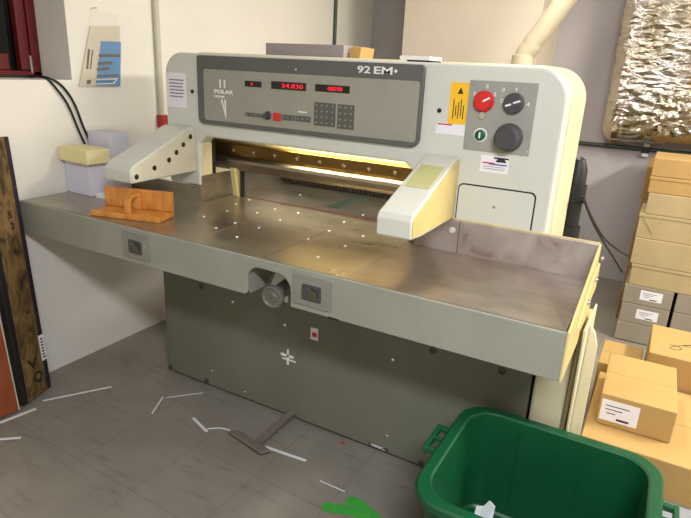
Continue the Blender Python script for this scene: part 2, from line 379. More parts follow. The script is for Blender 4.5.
# foil-wrapped duct on the back wall
def foil():
    bm = bmesh.new()
    x0, x1, y0, y1, z0, z1 = 1.015, 2.5, 3.16, BY-.004, 1.115, 2.45
    nx, nz, ny = 60, 62, 16
    def face(P, a, b):
        g = [[bm.verts.new(P(i/a, j/b)) for j in range(b+1)] for i in range(a+1)]
        for i in range(a):
            for j in range(b): bm.faces.new((g[i][j], g[i+1][j], g[i+1][j+1], g[i][j+1]))
    face(lambda s, t: (x0+(x1-x0)*s, y0, z0+(z1-z0)*t), nx, nz)
    face(lambda s, t: (x0+(x1-x0)*s, y1, z0+(z1-z0)*t), nx, nz)
    face(lambda s, t: (x0, y0+(y1-y0)*s, z0+(z1-z0)*t), ny, nz)
    face(lambda s, t: (x1, y0+(y1-y0)*s, z0+(z1-z0)*t), ny, nz)
    face(lambda s, t: (x0+(x1-x0)*s, y0+(y1-y0)*t, z0), nx, ny)
    face(lambda s, t: (x0+(x1-x0)*s, y0+(y1-y0)*t, z1), nx, ny)
    bmesh.ops.remove_doubles(bm, verts=bm.verts, dist=1e-5)
    for v in bm.verts:
        p = v.co.copy()
        # round the edges and crumple
        for k, (a, b) in enumerate(((x0, x1), (y0, y1), (z0, z1))): pass
        c = Vector(((x0+x1)/2, (y0+y1)/2, (z0+z1)/2)); h = Vector(((x1-x0)/2, (y1-y0)/2, (z1-z0)/2)); r = .07
        q = p-c; inner = Vector([max(-h[k]+r, min(h[k]-r, q[k])) for k in range(3)]); d = q-inner
        if d.length > 1e-6: q = inner + d.normalized()*r
        p = c+q
        n1 = noise.noise_vector(p*9); n2 = noise.noise_vector(p*26); n3 = noise.noise(p*3)
        k_ = .4+.6*max(0, min(1, (p.z-1.3)/.3))
        p += n1*.008 + n2*.004*k_
        # folds radiating from a point low on the front, and a vertical seam
        ang = math.atan2(p.z-1.32, p.x-1.42)
        p.y += .012*sin(ang*14)*math.exp(-((p.x-1.42)**2+(p.z-1.32)**2)/.05)
        p.y -= .02*math.exp(-((p.x-1.10)/.015)**2)
        p.y = min(p.y, BY-.002)
        v.co = p
    return bm
b_ = MB(); b_.bm.free(); b_.bm = foil()
fo = empty('foil_duct', (1.65, 3.2, 1.08), 'crumpled silver foil wrapped duct fixed high on the back wall', 'duct')
b_.build('foil_wrap', M_foil, fo, smooth=True)
MB().box(1.08, 1.12, BY-.02, BY-.001, 1.03, 1.16).build('strap', M_cardD, fo, bevel=.003, label='narrow brown strap hanging below the foil')

# ------------------------------------------------------------------ the paper cutter
PC = empty('paper_cutter', (.3, .8, 0), 'grey-white industrial paper cutting machine with long steel side tables', 'paper cutter')
ZT, XL, XR, AP = .90, -1.0067, 1.3436, .1449
YF = .505   # front plane of the upper housing
OL, OR_ = -.395, .668   # opening
# base cabinet
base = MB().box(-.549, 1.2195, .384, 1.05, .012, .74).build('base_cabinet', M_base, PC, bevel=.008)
MB().box(-.535, 1.205, .40, 1.04, 0, .014).build('plinth', M_dark, PC)
for u, v in ((212,371),(245,392),(285,325),(393,360),(387,436),(233,302),(217,392)):
    p = at(u, v, 1, .384)
    MB().lathe((p.x, .3845, p.z), (0,-1,0), [(0,.008),(.003,.008),(.006,.004)], 12).build('screw', M_chrome, base, smooth=True)
for u, v in ((171,371),(207,382),(421,466),(433,350),(502,371),(201,286)):
    p = at(u, v, 1, .384)
    MB().lathe((p.x, .3845, max(p.z,.03)), (0,-1,0), [(0,.014),(.004,.014),(.006,.008)], 14).build('plug', M_knob, base, smooth=True)
# service hatch outline
h0, h1 = at(333,362,1,.384), at(361,392,1,.384)
MB().prism(rrect(h0.x, h1.x, h1.z, h0.z, .01), 1, .3815, .386).build('hatch', M_base, base, bevel=.002)
# sticker, cross and maker's plate
s0, s1 = at(311,327,1,.384), at(318,341,1,.384)
st = MB().box(s0.x, s1.x, .3825, .3842, s1.z, s0.z).build('sticker', M_label, base)
MB().box(s0.x+.008, s1.x-.006, .3815, .3826, s1.z+.014, s1.z+.034).build('sticker_print', M_redink, st)
cr = at(288,357,1,.384)
MB().box(cr.x-.005, cr.x+.005, .382, .3842, cr.z-.038, cr.z+.038).box(cr.x-.038, cr.x+.03, .382, .3842, cr.z+.0, cr.z+.012).box(cr.x-.03, cr.x+.042, .3822, .3842, cr.z-.016, cr.z-.009).build('cross_mark', M_wlet, base, label='white taped cross on the cabinet front')
t0, t1 = at(369,441,1,.384), at(388,454,1,.384)
tp = MB().box(t0.x, t1.x, .382, .3842, t1.z+.008, t0.z-.004).build('type_plate', M_knob, base, label='small worn type plate low on the cabinet')
for k, (a, b) in enumerate(((.1,.85),(.2,.65),(.12,.75))):
    ww = t1.x-t0.x; hh = (t0.z-t1.z-.012)/4
    MB().box(t0.x+ww*a, t0.x+ww*b, .3812, .382, t1.z+.012+hh*(k+.2), t1.z+.012+hh*(k+.75)).build('plate_print', M_wlet, tp)
# right pedestal beside the cabinet
ped = MB().box(1.228, 1.337, .40, .72, .002, .78).build('pedestal', M_cream2, PC, bevel=.01)
MB().box(1.15, 1.29, .73, 1.0, .002, .60).build('rear_pedestal', M_cream, PC, bevel=.01)
MB().box(1.3375, 1.352, .43, .70, .04, .72).build('side_cover', M_cream, PC, bevel=.004)
# treadle on the floor
tr = MB().quad([(.07,.125,.02),(.105,.155,.02),(.30,.12,.02),(.275,.085,.02)], (0,0,.012)).build('treadle', M_tread, PC, bevel=.003, label='scuffed grey metal foot treadle')
MB().quad([(.20,.13,.012),(.235,.13,.012),(.245,.40,.03),(.21,.40,.03)], (0,0,.016)).build('treadle_arm', M_tread, PC, bevel=.003)

# tables: surface plates
def slab(name, x0, x1, y0, y1, m): return MB().box(x0, x1, y0, y1, ZT-.012, ZT).build(name, m, PC, bevel=.0015)
la = at(214,236,2,ZT); 
XM0, XM1 = -.375, .668
left_top = slab('left_side_table', XL+.004, XM0-.001, .004, YF, M_table)
main_top = MB().box(XM0, XM1, .004, 1.9, ZT-.012, ZT).build('cutting_table', M_table, PC, bevel=.0015)
right_top = slab('right_side_table', XM1+.001, XR-.004, .004, YF, M_tabler)
# red cutting line and centre seam
ra, rb_ = at(235,196,2,ZT), at(378,218,2,ZT)
MB().box(XM0+.004, XM1-.004, .716, .724, ZT-.001, ZT+.0015).build('cutting_stick', mat('worn_red_plastic', (150,62,44), .5), PC, label='red plastic cutting stick across the table')
MB().box(-.0, .004, .02, .70, ZT, ZT+.0006).build('table_seam', M_cardD, PC)
for xx in (.34,):
    MB().box(xx, xx+.003, .02, .70, ZT, ZT+.0005).build('table_seam', M_scuff, PC)
# slot with dark rail in rear table
MB().box(.12, .18, .80, 1.25, ZT, ZT+.002).build('table_slot', M_gcond, PC, label='dark green slot in the rear table')
# air jets
for u, v in ((249,200),(236,204),(257,213),(275,209),(298,213),(280,220),(204,217),(235,223),(259,228),(237,237),(308,239),(329,231),(344,222),(363,236),(345,246),(227,211),(216,228),(300,195),(318,257),(363,215)):
    p = at(u, v, 2, ZT)
    MB().lathe((p.x, p.y, ZT-.001), (0,0,1), [(0,.0062),(.0015,.0062),(.004,.0035)], 10).build('air_jet', M_label, main_top, smooth=True)

# aprons (front skirts) with the hand-wheel notch
def notch_apron():
    zb = ZT-AP; xl, xr, zt2 = .287, .470, .866
    pts = [(XL, zb), (xl-.012, zb), (xl, zb+.012), (xl, zt2-.05)]
    for k in range(1, 7): a = pi - k*pi/2/6; pts.append((xl+.05+.05*cos(a), zt2-.05+.05*sin(a)))
    for k in range(1, 7): a = pi/2 - k*pi/2/6; pts.append((xr-.06+.06*cos(a), zt2-.06+.06*sin(a)))
    pts += [(xr, zb), (XR, zb), (XR, ZT+.0), (XL, ZT+.0)]
    return pts
ap = MB().prism(notch_apron(), 1, -.004, .012).build('apron', M_grey, PC, bevel=.003)
# notch liner going back
MB().quad([(.287,.012,.757),(.287,.012,.866),(.287,.205,.866),(.287,.10,.757)], (-.004,0,0)).build('notch_side', M_grey, PC)
MB().box(.30, .46, .012, .25, .868, .874).build('notch_roof', M_grey, PC)
MB().box(.455, .470, .012, .16, .80, .866).build('notch_bracket', M_scuff, PC, bevel=.003)
MB().box(XL, XL+.006, .012, YF, ZT-AP, ZT).build('left_table_end', M_grey, PC, bevel=.002)
MB().box(XL+.01, XR-.02, .02, YF, ZT-.03, ZT-.0125).build('table_underside', M_scuff, PC)
MB().box(.62, .66, -.006, -.003, ZT-AP-.002, ZT-AP+.004).build('skirt_joint', M_dark, PC)
# rear upstand and right-hand side wall
SX0, SZ = .70, .1224
up = MB().box(SX0, XR, YF-.018, YF-.007, ZT-.01, ZT+SZ).build('upstand', M_splash, PC, bevel=.002)
jx = at(459,245,1,YF).x
MB().box(jx-.0015, jx+.0015, YF-.0195, YF-.018, ZT, ZT+SZ).build('upstand_joint', M_scuff, PC)
pl = at(475,222,1,YF)
MB().lathe((at(454,229,1,YF).x, YF-.018, at(454,229,1,YF).z), (0,-1,0), [(0,.012),(.003,.010)], 16).build('upstand_plug', M_paint, PC, smooth=True)
MB().box(SX0+.02, XR+.002, YF-.0068, YF-.0005, ZT+SZ-.02, ZT+SZ+.004).build('upstand_rail', M_cream, PC, bevel=.003)
MB().prism([(-.004, ZT-AP), (YF-.004, ZT-AP), (YF-.004, ZT+SZ), (YF-.03, ZT+SZ), (-.004, ZT+.002)], 0, XR, XR+.007).build('right_table_end', M_cream, PC, bevel=.002)
MB().prism([(.12, ZT-.03), (YF-.01, ZT-.03), (YF-.01, ZT+.06), (.34, ZT+.06)], 0, XR+.007, XR+.015).build('end_bracket', M_cream, PC, bevel=.003)
for yy, zz in ((YF-.02, .98), (YF-.10, .93), (YF-.24, .90)):
    MB().lathe((XR+.015, yy, zz), (1,0,0), [(0,.008),(.005,.008),(.008,.004)], 10).build('end_bolt', M_chrome, PC, smooth=True)
# left upstand and metal cheek inside the opening
MB().box(-.98, OL+.004, YF-.002, YF+.008, ZT-.01, ZT+.072).build('left_upstand', M_table, PC, bevel=.002)
MB().box(OL-.004, OL+.004, YF+.008, 1.3, ZT-.01, ZT+.12).build('left_cheek', M_table, PC, bevel=.002)
MB().box(OR_-.004, OR_+.004, YF+.012, 1.3, ZT-.01, ZT+.12).build('right_cheek', M_table, PC, bevel=.002)

# two-hand cutting buttons
for nm, (u0, v0, u1, v1) in (('l', (122,231,150,262)), ('r', (293,282,331,314))):
    a, b = at(u0, v0, 1, -.005), at(u1, v1, 1, -.005)
    zc_ = ZT-.072; hz = .052
    pb_ = MB().prism(rrect(a.x, b.x, zc_-hz, zc_+hz, .008), 1, -.009, -.004).build('cut_button_plate', mat('plate_grey', (126,127,117), .45), PC, bevel=.002)
    cx = (a.x+b.x)/2; hw = (b.x-a.x)/2
    MB().prism(rrect(cx-hw*.5, cx+hw*.5, zc_-.03, zc_+.026, .006), 1, -.0115, -.0085).build('button_recess', M_knob, pb_, bevel=.001)
    MB().quad([(cx-.012,-.013,zc_-.02),(cx+.02,-.013,zc_-.024),(cx+.026,-.02,zc_+.004),(cx-.004,-.026,zc_+.02)], (0,.005,0)).build('push_button', M_steel, pb_, bevel=.001, label='shiny metal push button')
    for sx in (-.8, .8):
        MB().lathe((cx+sx*hw, -.009, zc_+.01*sx), (0,-1,0), [(0,.003),(.0015,.003)], 8).build('plate_screw', M_chrome, pb_, smooth=True)
# hand wheel
hwc = at(273,297,1,.03); HV = Vector((hwc.x, .02, hwc.z)); HA = Vector((-.10,1,.05)).normalized()
hwo = MB().lathe(HV, HA, [(0,.004),(0,.016),(.005,.020),(.005,.030),(0,.036),(.002,.041),(.010,.044),(.020,.042),(.022,.02)], 32).build('hand_wheel', M_wheel, PC, smooth=True)
MB().lathe(HV+HA*.021, HA, [(0,.022),(.05,.022),(.055,.028),(.13,.028)], 20).build('wheel_hub', M_wheel, hwo, smooth=True)
MB().lathe(HV, -HA, [(-.002,.009),(.004,.007)], 12).build('wheel_bolt', M_scuff, hwo, smooth=True)
MB().cyl(HV+HA*.15, HV+HA*.36, .015).build('wheel_shaft', M_scuff, PC, smooth=True)
MB().quad([at(266,297,1,.21), at(288,303,1,.21), at(286,272,1,.21), at(278,266,1,.21)], (0,.004,0)).build('wheel_guard', M_paint, PC)

# ---- upper housing
HX0, HX1, HZ = -.592, 1.172, 1.562
def arch(x0, x1, zt, zl, zr, ol, orr, zo, r=.10, ch=.032):
    pts = [(x0, zl)]
    for k in range(9): a = pi - k*pi/2/8; pts.append((x0+r+r*cos(a), zt-r+r*sin(a)))
    for k in range(9): a = pi/2 - k*pi/2/8; pts.append((x1-r+r*cos(a), zt-r+r*sin(a)))
    pts += [(x1, zr), (orr, zr), (orr, zo-ch), (orr-ch*1.3, zo), (ol+ch, zo), (ol, zo-ch), (ol, zl)]
    return pts
fs = MB().prism(arch(HX0, HX1, HZ, .972, .905, OL, OR_, 1.203), 1, YF, .59).build('front_housing', M_paint, PC, bevel=.012, seg=3)
MB().prism(arch(HX0+.014, HX1-.016, HZ-.014, 1.0, .905, OL-.002, OR_+.002, 1.21), 1, .5905, .614).build('housing_gasket', M_dark, PC)
MB().prism(arch(HX0+.004, HX1+.004, HZ+.006, .90, .78, -.555, .80, 1.47, .115), 1, .6145, .90).build('rear_housing', M_cream2, PC, bevel=.014, seg=3)
# jamb inside the left of the opening
MB().box(OL-.012, OL+.004, .52, .585, 1.02, 1.17).build('jamb', M_cream2, PC, bevel=.003)
# wedge bracket by the left cheek
w0 = -.352
MB().prism([(.66,1.045),(.70,1.045),(.70,.901),(.685,.901)], 0, w0, w0+.03).build('guide_wedge', M_cream, PC, bevel=.003)
MB().box(w0+.034, w0+.044, .70, .72, .901, 1.045).build('guide_post', M_dark, PC)
# knife carrier and clamp
kn = MB().prism([(.668,1.157),(.674,1.162),(.72,1.162),(.72,1.095),(.690,1.095)], 0, -.53, .77).build('knife_carrier', M_bronze, PC, bevel=.002)
for k in range(10):
    xx = -.46 + k*.122
    z_ = 1.130; y_ = .668 + (1.157-z_)/.062*.022
    MB().lathe((xx, y_+.002, z_), (0,-.94,-.33), [(0,.0085),(.006,.0085),(.008,.005)], 10).build('carrier_bolt', M_chrome, kn, smooth=True)
MB().prism([(.680,1.096),(.668,1.086),(.665,1.072),(.672,1.050),(.692,1.030),(.76,1.030),(.76,1.096)], 0, -.53, .77).build('clamp_bar', M_steel, PC, bevel=.005, smooth=False)
MB().box(-.53, .77, .722, .735, 1.10, 1.45).build('knife_beam', M_cream2, PC)
lamp = MB().cyl((-.08, .640, 1.268), (.68, .640, 1.268), .010).build('table_lamp', mat('lamp_tube', (255,240,200), .5, emit=(255,220,140), estr=4), PC, smooth=True)
# back gauge with comb
bg = MB().box(OL+.01, OR_-.01, 1.16, 1.21, ZT+.003, ZT+.16).build('back_gauge', M_scuff, PC)
cm = MB()
for k in range(40):
    xx = OL+.02+k*.0255
    cm.box(xx, xx+.006, 1.152, 1.16, ZT+.004, ZT+.12)
cm.build('gauge_comb', M_knob, bg)
MB().box(OL+.0, OR_, 1.9, 1.95, ZT-.05, ZT+.1).build('rear_fence', M_dark, PC)

# ---- control fascia
FYY = YF-.018
fas = MB().prism(rrect(-.379, .685, 1.264, 1.553, (.03,.035,.012,.012)), 1, FYY, YF-.0005).build('control_fascia', M_fasc, PC, bevel=.004)
a, b = at(202.5,74,1,FYY), at(415.5,139,1,FYY)
P0 = FYY-.0015
pn = MB().prism(rrect(a.x+.006, b.x, 1.283, 1.497, .012), 1, P0, FYY+.0).build('control_panel', M_panel, fas, bevel=.0005)
bw = MB()
def px(u, v): return at(u, v, 1, P0)
def pbox(name, u0, v0, u1, v1, m, par, t=.0015, y=None, bevel=0, label=None):
    y = P0 if y is None else y
    a, b = at(u0, v0, 1, y), at(u1, v1, 1, y)
    return MB().box(a.x, b.x, y-t, y, min(a.z, b.z), max(a.z, b.z)).build(name, m, par, bevel=bevel, label=label)
for u0, v0, u1, v1 in ((245,80.5,261.5,87.5),(271.5,81.5,306,90.5),(315.5,84.5,349.5,93)):
    a, b = px(u0, (v0)), px(u1, v1+0)
    # the panel's lines run level, so take the height from the middle of the window
    um = (u0+u1)/2; zm = px(um, (v0+v1)/2).z; hh = (px(um, v0+.6).z-px(um, v1-.6).z)/2
    d = MB().box(a.x, b.x, P0-.002, P0, zm-hh, zm+hh).build('display', M_leddim, fas)
    W_ = b.x-a.x
    if W_ > .12 and u0 < 300: seg_txt, fx0, fw = '54.830', .32, .6
    elif u0 > 300: seg_txt, fx0, fw = '48098', .36, .44
    else: seg_txt, fx0, fw = '4', .36, .12
    lettering(seg_txt, (a.x+W_*fx0, P0-.002, zm-hh*.55), (1,0,0), (0,0,1), W_*fw, hh*1.1, M_led, fas, 'display_digits', .001, 0)
# keypads and keys
def keys(u0, v0, u1, v1, nc, nr, slope):
    a, b = px(u0, v0), px(u1, v1)
    um = (u0+u1)/2; zt_, zb_ = px(um, (v0+slope/2)).z, px(um, v1-slope/2).z
    pad = MB().box(a.x, b.x, P0-.0015, P0, zb_, zt_).build('keypad', M_fasc, fas)
    cw, ch_ = (b.x-a.x)/nc, (zt_-zb_)/nr
    for i in range(nc):
        for j in range(nr):
            MB().box(a.x+cw*(i+.14), a.x+cw*(i+.86), P0-.004, P0-.0015, zb_+ch_*(j+.14), zb_+ch_*(j+.86)).build('key', M_key, pad, bevel=.0008)
            MB().box(a.x+cw*(i+.4), a.x+cw*(i+.62), P0-.0046, P0-.004, zb_+ch_*(j+.4), zb_+ch_*(j+.65)).build('key_legend', M_panel, pad)
keys(314.5,102,335,127,4,4,1.6); keys(338,104,353.5,130,3,4,1.4)
keys(245.5,112.5,263,117.5,4,1,1.2); keys(282,114.5,295,121,3,1,1.); keys(296,115.5,310.5,122.5,3,1,1.2)
rk = px(277,117)
MB().box(rk.x-.019, rk.x+.020, P0-.004, P0, rk.z-.016, rk.z+.016).build('stop_key', M_red, fas, bevel=.002, label='red stop key')
jk = px(268,115.5)
MB().lathe((jk.x, P0, jk.z), (0,-1,0), [(0,.018),(.003,.018),(.006,.012),(.022,.010),(.024,.004)], 16).build('speed_knob', M_knob, fas, smooth=True)
ew = px(296,114)
MB().box(px(298,113).x, px(307,113).x, P0-.001, P0, px(303,112.8).z, px(303,112.8).z+.005).build('key_mark', M_wlet, fas)
# maker's emblem: two bars, the name, a line, a split point
ec = px(223,95)
def zx(u, v): p = px(u, v); return p.x, p.z
xm = px(222.5,90).x
zt_a = px(222.5,79.5).z; zt_b = px(222.5,88).z
MB().box(xm-.016, xm-.008, P0-.001, P0, zt_b, zt_a).box(xm+.008, xm+.016, P0-.001, P0, zt_b, zt_a).build('emblem_bars', M_wlet, fas)
zz0 = px(224,94).z
lettering('POLAR', (px(214.3,92).x, P0, zz0), (1,0,0), (0,0,1), px(233.5,92).x-px(214.3,92).x, .017, M_wlet, fas, bold=.05)
lettering('MOHR', (px(214.5,92).x, P0, zz0-.017), (1,0,0), (0,0,1), .058, .010, M_wlet, fas, bold=.05)
zp = zz0-.024
MB().prism([(xm-.011, zp), (xm-.001, zp), (xm+.010, zp-.042), (xm+.010, zp), (xm+.018, zp), (xm+.018, zp-.080)], 1, P0-.001, P0).build('emblem_point', M_wlet, fas)
# model mark on the dark band
p = at(357,77,1,FYY); p2 = at(395,80,1,FYY)
W9 = p2.x-p.x-.012
lettering('92', (p.x, FYY, 1.514), (1,0,0), (0,0,1), W9*.38, .026, M_wlet, fas, bold=.022)
lettering('EM', (p.x+W9*.48, FYY, 1.514), (1,0,0), (0,0,1), W9*.52, .026, M_wlet, fas, bold=.022)
MB().lathe((p2.x+.001, FYY, 1.527), (0,-1,0), [(0,.006),(.001,.006)], 10).build('lettering_dot', M_wlet, fas)
for u, v, yy in ((213,65.5,FYY),(296,69.5,FYY),(397,86,P0),(396,133.5,P0)):
    q = at(u, v, 1, yy); MB().lathe((q.x, yy, q.z), (0,-1,0), [(0,.005),(.002,.004)], 8).build('fascia_screw', M_chrome, fas, smooth=True)

# ---- left notice and keyhole
n0, n1 = at(166,71,1,YF), at(187,109,1,YF)
nt_ = MB().box(n0.x, n1.x, YF-.0012, YF, n1.z+.004, n0.z-.004).build('notice', M_label, fs, label='white notice with lines of print')
for k in range(6):
    zz = n0.z-.035-k*.0145
    MB().box(n0.x+.018, n1.x-.012-(k % 3)*.004, YF-.0018, YF-.0012, zz-.003, zz+.002).build('print_line', M_lilac, fs)
kh = at(192.5,91.5,1,YF)
MB().lathe((kh.x, YF, kh.z), (0,-1,0), [(0,.009),(.003,.009),(.004,.006)], 12).build('lock', M_black, fs, smooth=True)

# ---- right switch panel
q0, q1 = at(471,80,1,YF), at(531,156,1,YF)
SP = YF-.003
sw_ = MB().box(.8475, 1.076, SP, YF, 1.277, 1.511).build('switch_panel', M_panel2, PC, bevel=.001)
def spx(u, v): return at(u, v, 1, SP)
def disc(name, u, v, r, m, par, prof=None, label=None):
    q = spx(u, v)
    return MB().lathe((q.x, SP, q.z), (0,-1,0), prof or [(0,r),(.004,r),(.007,r*.9)], 28).build(name, m, par, smooth=True, label=label)
disc('switch_ring', 484,101.5,.036, M_redink, sw_, [(0,.036),(.004,.036),(.005,.033)])
rsw = disc('main_switch', 484,101.5,.032, M_red, sw_, [(0,.032),(.016,.031),(.020,.027)], 'red rotary main switch')
k0 = spx(514,104)
disc('selector_knob', 514,103.5,.034, M_knob, sw_, [(0,.034),(.014,.033),(.018,.029)], 'dark grey selector knob')
disc('pressure_knob', 509,137.5,.044, M_knob, sw_, [(0,.047),(.012,.047),(.016,.043),(.045,.040),(.05,.034)], 'large dark grey pressure knob')
disc('start_button_ring', 480.5,135,.024, M_label, sw_, [(0,.024),(.003,.024)])
disc('start_button', 480.5,135,.019, M_green, sw_, [(0,.019),(.010,.018),(.012,.014)], 'green start button')
disc('key_lock', 482.5,115.5,.012, M_chrome, sw_, [(0,.014),(.006,.012)])
def mk(u, v, w, h, m=M_wlet, y=SP, name='mark', par=None):
    q = at(u, v, 1, y); return MB().box(q.x-w/2, q.x+w/2, y-.001, y, q.z-h/2, q.z+h/2).build(name, m, par or sw_)
for u, v, t in ((475.5,93.5,'1'),(495,94.5,'2'),(502,101,'O'),(528,104.5,'4'),(516.5,90,'Y'),(503.5,90,'O'),(487.5,86.5,'S')):
    q = spx(u, v); lettering(t, (q.x-.005, SP, q.z-.006), (1,0,0), (0,0,1), .004 if t == '1' else .010, .013, M_wlet, sw_, 'mark')
def bar(u, v, l, ang, y, m=M_wlet):
    q = at(u, v, 1, SP); d = Vector((cos(ang),0,sin(ang)))*l/2; n = Vector((-sin(ang),0,cos(ang)))*.003; c = Vector((q.x, y, q.z))
    MB().quad([c-d-n, c+d-n, c+d+n, c-d+n], (0,-.001,0)).build('pointer', m, sw_)
bar(488,99.5,.026,.5,SP-.020); bar(518,102,.024,.35,SP-.018); bar(509.5,105,.02,.35,SP-.018); bar(480.5,135,.02,pi/2,SP-.012)
for u, v in ((473,84),(534.5,87.5),(466,146),(526.5,152.5)): 
    q = spx(u, v); MB().lathe((q.x, SP, q.z), (0,-1,0), [(0,.006),(.003,.004)], 10).build('panel_screw', M_chrome, sw_, smooth=True)
# stickers
a, b = at(452,80,1,YF), at(466,117,1,YF)
ys_ = MB().box(a.x, .846, YF-.0012, YF, 1.36, 1.5).build('warning_sticker', M_yel, fs, label='yellow warning sticker with black print')
xw = .846-a.x
MB().prism([(a.x+xw*.4, 1.463), (a.x+xw*.72, 1.463), (a.x+xw*.56, 1.485)], 1, YF-.002, YF-.0012).build('warning_triangle', M_ink, fs)
for k in range(5):
    MB().box(a.x+xw*(.22+.14*k), a.x+xw*(.27+.14*k), YF-.002, YF-.0012, 1.378+.01*(k % 2), 1.445-.01*((k*2) % 3)).build('print_line', M_ink, fs)
def phone_sticker(u0, v0, u1, v1, phone):
    a, b = at(u0, v0, 1, YF), at(u1, v1, 1, YF); um = (u0+u1)/2
    z1_, z0_ = at(um, v0+1, 1, YF).z, at(um, v1-1, 1, YF).z; x0_, x1_ = a.x, b.x; w_, h_ = x1_-x0_, z1_-z0_
    MB().box(x0_, x1_, YF-.001, YF, z0_, z1_).build('service_sticker', M_label, fs, label='white sticker with a red and blue stripe')
    MB().box(x0_+w_*.08, x0_+w_*.5, YF-.0018, YF-.001, z0_+h_*.52, z0_+h_*.60).build('sticker_stripe', M_redink, fs)
    MB().box(x0_+w_*.30, x1_-w_*.06, YF-.0020, YF-.001, z0_+h_*.47, z0_+h_*.54).build('sticker_stripe', M_blue, fs)
    if phone:
        MB().prism([(x0_+w_*.52, z0_+h_*.66),(x0_+w_*.92, z0_+h_*.66),(x0_+w_*.84, z0_+h_*.84),(x0_+w_*.6, z0_+h_*.84)], 1, YF-.0018, YF-.001).box(x0_+w_*.46, x0_+w_*.98, YF-.0018, YF-.001, z0_+h_*.84, z0_+h_*.94).build('telephone_mark', M_ink, fs)
    for k in range(2): MB().box(x0_+w_*.1, x1_-w_*.12, YF-.0018, YF-.001, z0_+h_*(.2+.13*k), z0_+h_*(.24+.13*k)).build('print_line', M_panel2, fs)
phone_sticker(481.5,155,507.5,174,True)
a = at(437,117,1,YF)
MB().box(a.x, .8465, YF-.001, YF, 1.322, 1.362).build('service_sticker', M_label, fs)
MB().box(a.x+.005, a.x+.06, YF-.0016, YF-.001, 1.354, 1.359).build('sticker_stripe', M_redink, fs)
q = at(439.5,110.5,1,YF)
MB().lathe((q.x, YF, q.z), (0,-1,0), [(0,.008),(.003,.008),(.004,.005)], 12).build('lock', M_black, fs, smooth=True)
MB().box(.60, .70, .52, .60, HZ-.004, HZ+.006).build('top_vent', M_black, fs)
# service door outline
dx0, dx1, dz1 = .846, 1.122, 1.158
dr = MB().prism(rrect(dx0, dx1, ZT+SZ+.003, dz1, (0,0,.02,.02)), 1, YF-.0015, YF).build('door_gap', M_dark, fs)
MB().prism(rrect(dx0+.004, dx1-.005, ZT+SZ+.003, dz1-.005, (0,0,.017,.017)), 1, YF-.004, YF-.0015).build('service_door', M_paint, fs, bevel=.001)
q = at(494,207,1,YF); MB().lathe((q.x, YF-.004, q.z), (0,-1,0), [(0,.006),(.002,.005)], 10).build('door_lock', M_panel2, fs, smooth=True)

# ---- light guard arms
def arm(name, x0, x1, prof, m_side, m_top):
    o = MB().prism(prof, 0, x0, x1).build(name, m_top, PC, bevel=.007, seg=3)
    return o
al = arm('left_guard_arm', -.575, -.418, [(.128,1.034),(.124,1.086),(.142,1.108),(.45,1.236),(.475,1.243),(YF+.002,1.243),(YF+.002,1.040)], None, M_paint)
MB().prism([(.134,1.039),(.131,1.087),(.147,1.102),(.452,1.229),(.477,1.236),(YF-.003,1.236),(YF-.003,1.046)], 0, -.419, -.4155).build('arm_side', mat('faint_warm_lit_enamel', (204,201,182), .42), al, bevel=.001)  # side plate tinted for a little warm light from the right
for u, v in ((136.6,177),(154.5,168),(169,160),(176.5,152.4),(183.4,144.7),(190.4,136.6)):
    q = at(u, v, 0, -.4155)
    MB().lathe((-.416, q.y, q.z), (1,0,0), [(0,.0115),(.0015,.0115),(.002,.009)], 16).build('sensor_hole', M_black, al, smooth=True)
ar = arm('right_guard_arm', .716, .838, [(.112,1.03),(.108,1.09),(.122,1.106),(YF-.03,1.245),(YF+.002,1.25),(YF+.002,1.022),(.20,1.022)], None, M_paint)
MB().prism([(.118,1.036),(.115,1.09),(.128,1.102),(YF-.03,1.239),(YF-.003,1.243),(YF-.003,1.028)], 0, .837, .8415).build('arm_side', mat('warm_lit_side_enamel', (212,192,124), .42), ar, bevel=.001)  # right face: warm side light painted into the enamel colour
# olive label on the sloping top of the right arm
sl = Vector((0, YF-.03-.122, 1.245-1.106)).normalized(); nn = Vector((0, -sl.z, sl.y)); o0 = Vector((.735, .122, 1.106)) + nn*.0005
MB().quad([o0+sl*.16, o0+sl*.16+Vector((.085,0,0)), o0+sl*.31+Vector((.085,0,0)), o0+sl*.31], nn*.001).build('arm_label', mat('olive_label', (186,186,128), .5), ar)
# black hose column on the right flank of the housing
hc = (1.165, .955)
hz_ = MB().lathe((hc[0]+.02, hc[1], .86), (0,0,1), [(0,.03),(.05,.03),(.05,.045),(.10,.045),(.10,.036),(.20,.036),(.20,.043),(.27,.043),(.27,.036),(.33,.034),(.37,.02),(.38,.004)], 22).build('cable_gland', M_cable, PC, smooth=True, label='black corrugated cable hose')

# ------------------------------------------------------------------ things on the machine
def stackbox(c, w, d, h, ang, m, name, bevel=.002):
    mx = Matrix.Translation(Vector((c[0], c[1], 0))) @ Matrix.Rotation(ang, 4, 'Z')
    return MB().box(-w/2, w/2, -d/2, d/2, c[2], c[2]+h, mx).build(name, m, bevel=bevel)
